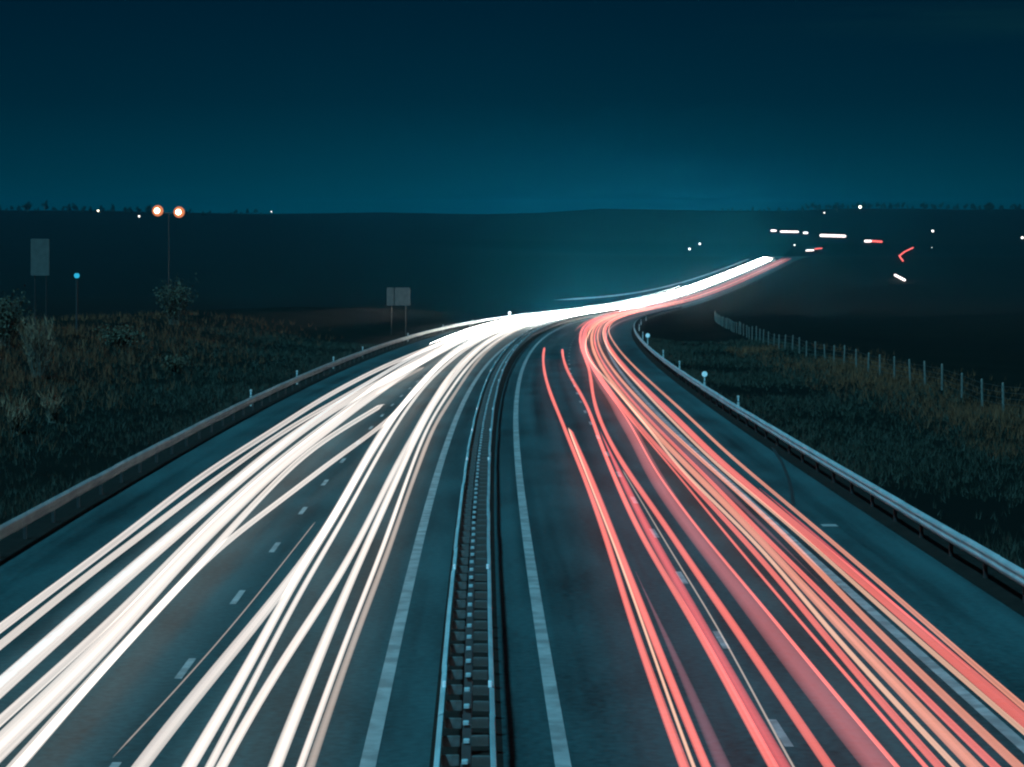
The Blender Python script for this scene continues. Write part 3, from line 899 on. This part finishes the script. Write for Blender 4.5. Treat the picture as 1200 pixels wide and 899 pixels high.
# short pieces of traffic light on the far hillside road
def far_trail(pts, mat, label, r=0.7, name='headlight_trail', hh=0.8, flow=False):
    P = [ground_at_pix(x, y + 1.5) + Vector((0, 0, hh)) for x, y in pts]
    dm = sum(p.y for p in P) / len(P)
    P2 = []
    for (x, y), p in zip(pts, P):
        dd = p.y if flow else dm + 0.25 * (p.y - dm)
        q = Vector(((x - CX) / F_PX * dd, dd, 0)); s2, u2 = su(q.x, q.y); q.z = float(ground_z(s2, u2)) + hh + r
        P2.append(q)
    b = MB()
    for a, c in zip(P2[:-1], P2[1:]): b.bar(a, c, r, n=8)
    for q in (P2[0], P2[-1]): b.ball(q.x, q.y, q.z, r, 8, 5)
    return tag(b.build(name, M[mat], None, True), label, 'light trail', 'short lights on the far hillside')


far_trail([(904, 271), (909, 271.3)], 'far_white', 'first short white dash of the row on the far hillside')
far_trail([(915, 271.8), (935, 273)], 'far_white', 'second longer pinkish dash of the row on the far hillside')
far_trail([(942, 273.6), (946, 274)], 'far_white', 'third short dash of the row on the far hillside')
far_trail([(962, 276), (990, 279.5)], 'far_white', 'longest bright white dash ending the row on the far hillside', 0.95)
far_trail([(945, 295), (953, 294)], 'far_white', 'white dash with red tip just beyond the far road end', 0.5)
far_trail([(955, 293.5), (963, 291)], 'far_red', 'red tip beside the white dash beyond the far road end', 0.4, 'tail_light_trail')
far_trail([(1014, 284), (1020, 284)], 'far_white', 'white blob beside a red dash on the right hillside', 0.8)
far_trail([(1022, 283), (1033, 286)], 'far_red', 'red dash beside a white blob on the right hillside', 0.7, 'tail_light_trail')
far_trail([(1058, 307), (1054, 301), (1060, 296), (1070, 291)], 'far_red', 'hooked red streak on the dark right hillside', 0.42, 'tail_light_trail', flow=True)
far_trail([(1049, 324.5), (1060, 330.5)], 'far_white', 'lone slanted white dash below the hooked red streak', 0.5, flow=True)

# ------------------------------------------------------------------ vegetation
def blades(name, n_try, s_rng, u_rng, hmin, hmax, width, mat, label, cat, keep=None, per=4, lean=0.35):
    """many grass blades as one mass"""
    S = rng.uniform(0, 1, n_try) ** 1.5 * (s_rng[1] - s_rng[0]) + s_rng[0]
    U = rng.uniform(u_rng[0], u_rng[1], n_try)
    if keep is not None:
        k = keep(S, U) > rng.uniform(0, 1, n_try); S, U = S[k], U[k]
    P = at(S, U); P[:, 2] = ground_z(S, U)
    n = len(S)
    P = np.repeat(P, per, 0); n *= per
    P[:, :2] += rng.normal(0, 0.07, (n, 2))
    a = rng.uniform(0, 2 * np.pi, n); H = rng.uniform(hmin, hmax, n)
    sc = np.repeat(1 + np.maximum(S - 60, 0) / 90, per)
    w = width * sc * rng.uniform(.6, 1.3, n)
    ln = rng.normal(0, lean, (n, 2)) * H[:, None]
    b1 = P.copy(); b2 = P.copy()
    b1[:, 0] -= np.cos(a) * w; b1[:, 1] -= np.sin(a) * w; b2[:, 0] += np.cos(a) * w; b2[:, 1] += np.sin(a) * w
    b1[:, 2] -= 0.03; b2[:, 2] -= 0.03
    t = P.copy(); t[:, :2] += ln; t[:, 2] += H
    V = np.stack([b1, b2, t], 1).reshape(-1, 3)
    me = bpy.data.meshes.new(name)
    me.vertices.add(len(V)); me.vertices.foreach_set('co', V.ravel())
    me.loops.add(3 * n); me.loops.foreach_set('vertex_index', np.arange(3 * n))
    me.polygons.add(n); me.polygons.foreach_set('loop_start', np.arange(0, 3 * n, 3))
    me.update(calc_edges=True); me.validate()
    me.materials.append(mat)
    o = bpy.data.objects.new(name, me); COL.objects.link(o)
    return tag(o, label, cat, None, 'stuff')


def patch(S, U, seed, k=1.0): return 0.5 + 0.9 * wav(U / (2.5 * k), S / (6.0 * k), seed)


blades('verge_grass', 30000, (38, 230), (-30, -12.9), .10, .34, .012, M['grass'], 'short dark green grass on the left verge behind the guardrail', 'grass',
       lambda S, U: np.clip(patch(S, U, 3) * (1.4 + (U + 14) / 14), 0.05, 1))
blades('verge_grass', 30000, (38, 260), (12.9, 27), .10, .34, .012, M['grass'], 'short dark green grass on the right verge behind the guardrail', 'grass',
       lambda S, U: np.clip(patch(S, U, 4) * (1.5 - (U - 13) / 14), 0.05, 1))
blades('dry_grass', 22000, (60, 260), (-50, -17), .25, .75, .009, M['dry'], 'brown dry grass covering the left bank', 'dry grass',
       lambda S, U: np.clip(patch(S, U, 5, 1.6) * ((-U - 16) / 8), 0, 1) * np.clip(1.25 - (S - 90) / 120, 0.12, 1))
blades('dry_grass', 20000, (75, 230), (20, 34), .2, .6, .009, M['dry'], 'brown dry grass strip below the wire fence', 'dry grass',
       lambda S, U: np.clip(patch(S, U, 6, 1.3) * np.exp(-((U - 25.5) / 3.6) ** 2) * 1.5, 0, 1))


def shrub(name, loc, w, h, n_st, mats, label, cat, seed, reed=False, group=None):
    r = random.Random(seed)
    o = tag(empty(name, loc), label, cat, group)
    st = MB(); lf = MB()
    for i in range(n_st):
        a = r.uniform(0, 6.28); sp = r.uniform(0.1, 1) * w * 0.5
        hh = h * r.uniform(0.55, 1.0)
        base = Vector((r.uniform(-.25, .25) * w * .5, r.uniform(-.25, .25) * w * .5, -0.1))
        tip = Vector((math.cos(a) * sp, math.sin(a) * sp, hh))
        mid = base.lerp(tip, 0.5) + Vector((0, 0, hh * 0.12))
        st.bar(base, mid, 0.022, 0.014, 4); st.bar(mid, tip, 0.014, 0.005, 4)
        for q in range(10 if reed else 22):
            t = r.uniform(0.25 if not reed else 0.1, 1.0)
            p = (base.lerp(mid, t * 2) if t < .5 else mid.lerp(tip, t * 2 - 1))
            if reed:
                e = p + Vector((r.gauss(0, .16), r.gauss(0, .16), r.uniform(.15, .55)))
                d_ = Vector((r.uniform(-1, 1), r.uniform(-1, 1), 0)).normalized() * 0.022
                lf.add([p - d_, p + d_, e], [(0, 1, 2)])
            else:
                c = p + Vector((r.gauss(0, .22), r.gauss(0, .22), r.gauss(0, .16))) * (w / 3)
                z = r.uniform(.07, .15); q1 = Vector((r.uniform(-1, 1), r.uniform(-1, 1), r.uniform(-1, 1))).normalized() * z
                q2 = Vector((r.uniform(-1, 1), r.uniform(-1, 1), r.uniform(-1, 1))).normalized() * z * .7
                lf.add([c - q1, c + q2, c + q1, c - q2], [(0, 1, 2, 3)])
    st.build('stems', M['bark'], o); lf.build('foliage', mats, o)
    return o


def gp(x, d):
    X = (x - CX) / F_PX * d; s2, u2 = su(X, d)
    return (X, d, float(ground_z(s2, u2)))


shrub('reed_clump', gp(45, 128), 2.6, 3.4, 110, M['reed'], 'tall feathery dry reed clump on the left bank below the pale panel', 'reeds', 1, True)
shrub('reed_clump', gp(18, 97), 1.5, 1.5, 36, M['reed'], 'low dry reed tuft at the left edge of the bank', 'reeds', 2, True)
shrub('reed_clump', gp(62, 103), 1.4, 1.3, 34, M['reed'], 'low dry reed tuft just right of the edge tuft on the bank', 'reeds', 3, True)
shrub('shrub', gp(205, 215), 4.6, 4.4, 60, M['leaf'], 'rounded pale shrub below the twin orange lamps', 'shrub', 4)
shrub('shrub', gp(140, 165), 3.6, 1.5, 40, M['leaf'], 'low spreading shrub left of the rounded pale shrub', 'shrub', 5)
shrub('shrub', gp(205, 150), 2.2, 1.1, 30, M['leaf'], 'small low shrub on the bank nearest the left guardrail', 'shrub', 6)
shrub('shrub', gp(5, 150), 4.0, 3.6, 60, M['leaf'], 'dark leafy shrub at the left frame edge beside the tall reeds', 'shrub', 7)


def tree(seed):
    r = random.Random(seed)
    o = empty('tree')
    t = MB(); h = 7.0
    t.bar((0, 0, -0.5), (0.1, 0, 2.6), 0.28, 0.18, 6)
    cr_ = MB()
    for i in range(7):
        a = r.uniform(0, 6.28); e = Vector((math.cos(a) * r.uniform(.8, 2.0), math.sin(a) * r.uniform(.8, 2.0), r.uniform(1.7, 6.0)))
        t.bar((0.05, 0, 1.3), e, 0.14, 0.04, 5)
        for q in range(60):
            c = e + Vector((r.gauss(0, .62), r.gauss(0, .62), r.gauss(0, .55)))
            if c.z < 0.2: continue
            z = r.uniform(.18, .42)
            q1 = Vector((r.uniform(-1, 1), r.uniform(-1, 1), r.uniform(-1, 1))).normalized() * z
            q2 = Vector((r.uniform(-1, 1), r.uniform(-1, 1), r.uniform(-1, 1))).normalized() * z
            cr_.add([c - q1, c + q2, c + q1, c - q2], [(0, 1, 2, 3)])
    t.build('trunk', M['bark'], o); cr_.build('crown', M['darkleaf'], o)
    return o


protos = [tree(20 + i) for i in range(4)]
usedp = [False] * 4
def put_tree(x, d, sc, i, label, group):
    k = i % 4
    o = copy_tree(protos[k]) if usedp[k] else protos[k]; usedp[k] = True
    o.location = gp(x, d); o.rotation_euler = (0, 0, i * 1.7); o.scale = (sc * random.uniform(.85, 1.25), sc * random.uniform(.85, 1.25), sc * random.uniform(.85, 1.15))
    tag(o, label, 'tree', group)


i = 0
for x in np.arange(-70, 312, 6.5):
    put_tree(x + random.uniform(-3, 3), random.uniform(2560, 2690), random.uniform(.5, 1.7) * (1.0 if x < 200 else .6), i, 'small dark tree in the row along the left skyline', 'trees along the left skyline'); i += 1
for x in np.arange(838, 1290, 6.5):
    put_tree(x + random.uniform(-3, 3), random.uniform(2560, 2690), random.uniform(.65, 1.3) * (1.0 if x > 930 else .6), i, 'small dark tree in the row along the right skyline', 'trees along the right skyline'); i += 1
put_tree(981, 2500, 1.5, i, 'taller dark tree on the right skyline left of the warm yellow lamp', 'trees along the right skyline'); i += 1
put_tree(1158, 2500, 1.45, i, 'taller dark tree near the right end of the right skyline', 'trees along the right skyline')

# ------------------------------------------------------------------ night haze in the valley
hm, hnt = new_mat('haze_air')
ho = hnt.nodes.new('ShaderNodeOutputMaterial'); hv = hnt.nodes.new('ShaderNodeVolumePrincipled')
hv.inputs['Color'].default_value = (0.03, 0.64, 1.0, 1)
hv.inputs['Density'].default_value = 0.00008
hv.inputs['Anisotropy'].default_value = 0.68
hnt.links.new(hv.outputs[0], ho.inputs['Volume'])
hz = MB().box(-3400, 3400, -120, 3500, -62, CAM_Z + 17).build('haze', hm)
tag(hz, 'thin teal night haze filling the valley', 'haze', None, 'stuff')
